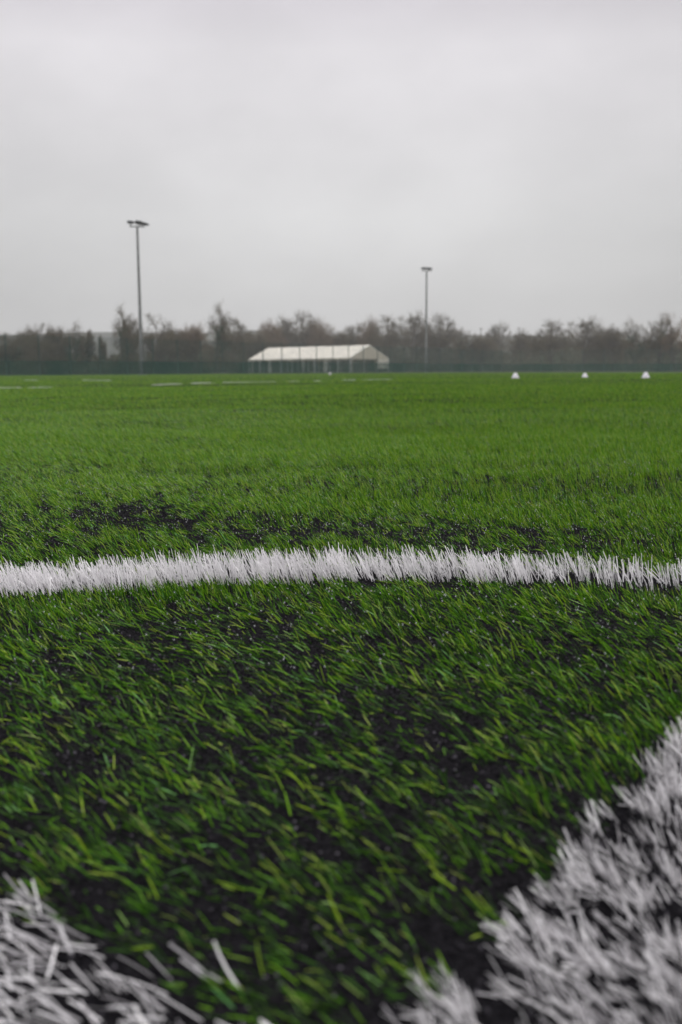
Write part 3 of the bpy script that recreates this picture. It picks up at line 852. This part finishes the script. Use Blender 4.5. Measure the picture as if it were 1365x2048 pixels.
tag(link_mesh('bramble_leaves', V, F, M_ivy, smooth=False, attrs={'rnd': r.uniform(0, 1, len(V) // 4).repeat(4)}), 'dark green bramble and ivy leaves in the scrub behind the fence', None, None, 'stuff')

# a dense hedge bank behind, so that little sky shows low down
V, F = [], []
q = []
for i in range(26000):
    px = r.uniform(-260, 1630)
    Yt = np.interp(px, [0, 250, 480, 640, 860, 1000, 1365], [182, 190, 232, 268, 250, 250, 212]) + r.normal(0, 2.5)
    top = np.interp(px, [0, 60, 140, 190, 215, 250, 340, 400, 520, 700, 760, 870, 940, 1010, 1060, 1140, 1250, 1365], [696, 700, 698, 704, 706, 698, 690, 684, 686, 682, 680, 678, 688, 696, 694, 682, 686, 678])
    h = (742 - top) / FPX * Yt * .86 * (1 + .06 * math.sin(px * .11) + .05 * math.sin(px * .31))
    q.append((xat(px, Yt), Yt, h * r.uniform(0, 1)))
V, F = leaf_cloud(np.array(q), .42, r)
M_hedge = material('winter_hedge', (.10, .085, .06), .9, .1, attr=[(0, (.045, .065, .03)), (.5, (.085, .088, .048)), (1, (.13, .12, .07))])
tag(link_mesh('hedgerow', V, F, M_hedge, smooth=False, attrs={'rnd': r.uniform(0, 1, len(V) // 4).repeat(4)}), 'dense brown winter hedgerow closing the view behind the trees', None, None, 'stuff')

# ------------------------------------------------------------------ distant poles and hills
for px, top, lab in ((961, 655, 'thin distant pole above the hedge, the left one of two at the right'), (1036, 654, 'thin distant pole above the hedge, the right one of two at the right')):
    Yp = 300; Xp = xat(px, Yp); hp = zat(px, top, Yp)
    t = empty('telegraph_pole', (Xp, Yp, 0)); tag(t, lab, 'pole', 'distant poles beyond the hedge')
    MB().lathe([(.16, -.3), (.13, hp * .6), (.10, hp), (0, hp + .03)], n=10).build('shaft', M_bark, t, True)
    MB().box((0, 0, hp - .5), (1.4, .1, .1)).build('crossarm', M_bark, t)
M_hill = material('hill_woods', (.03, .035, .03), .9, .1, noise=(.02, (.05, .055, .04), .42, .6))
xs = np.linspace(-700, 800, 160); ys = np.linspace(430, 760, 24); X, Y = np.meshgrid(xs, ys)
hx = sines(90, 120, 600)
f = np.clip((Y - 430) / 230, 0, 1); f = f * f * (3 - 2 * f)
px_ = X / Y * FPX + CX
ridge = -.0055 * (px_ - CX) + np.interp(px_, [-400, 0, 150, 230, 400, 520, 560, 700, 900, 1060, 1200, 1400, 1800], [668, 665, 662, 663, 668, 660, 664, 676, 674, 678, 684, 690, 690])
Z = f * (742 - ridge) / FPX * Y * (1 + .02 * hx(X, Y)) + f * rng.normal(0, .25, X.shape)
idx = np.arange(X.size).reshape(X.shape)
F = np.stack([idx[:-1, :-1], idx[:-1, 1:], idx[1:, 1:], idx[1:, :-1]], -1).reshape(-1, 4)
tag(link_mesh('hills', np.c_[X.ravel(), Y.ravel(), Z.ravel() - .3], F, M_hill), 'low wooded hills fading into the mist', None, None, 'structure')

# ------------------------------------------------------------------ damp air
hz = MB(); hz.box((50, 360, 19), (1700, 900, 42))
M_haze = bpy.data.materials.new('damp_air'); M_haze.use_nodes = True
nt = M_haze.node_tree; nt.nodes.clear(); o = nt.nodes.new('ShaderNodeOutputMaterial'); v = nt.nodes.new('ShaderNodeVolumePrincipled')
v.inputs['Color'].default_value = (.93, .94, .96, 1); v.inputs['Density'].default_value = .0006; v.inputs['Anisotropy'].default_value = .3
nt.links.new(v.outputs[0], o.inputs['Volume'])
tag(hz.build('haze', M_haze), 'thin grey mist over the pitch and the trees', None, None, 'stuff')
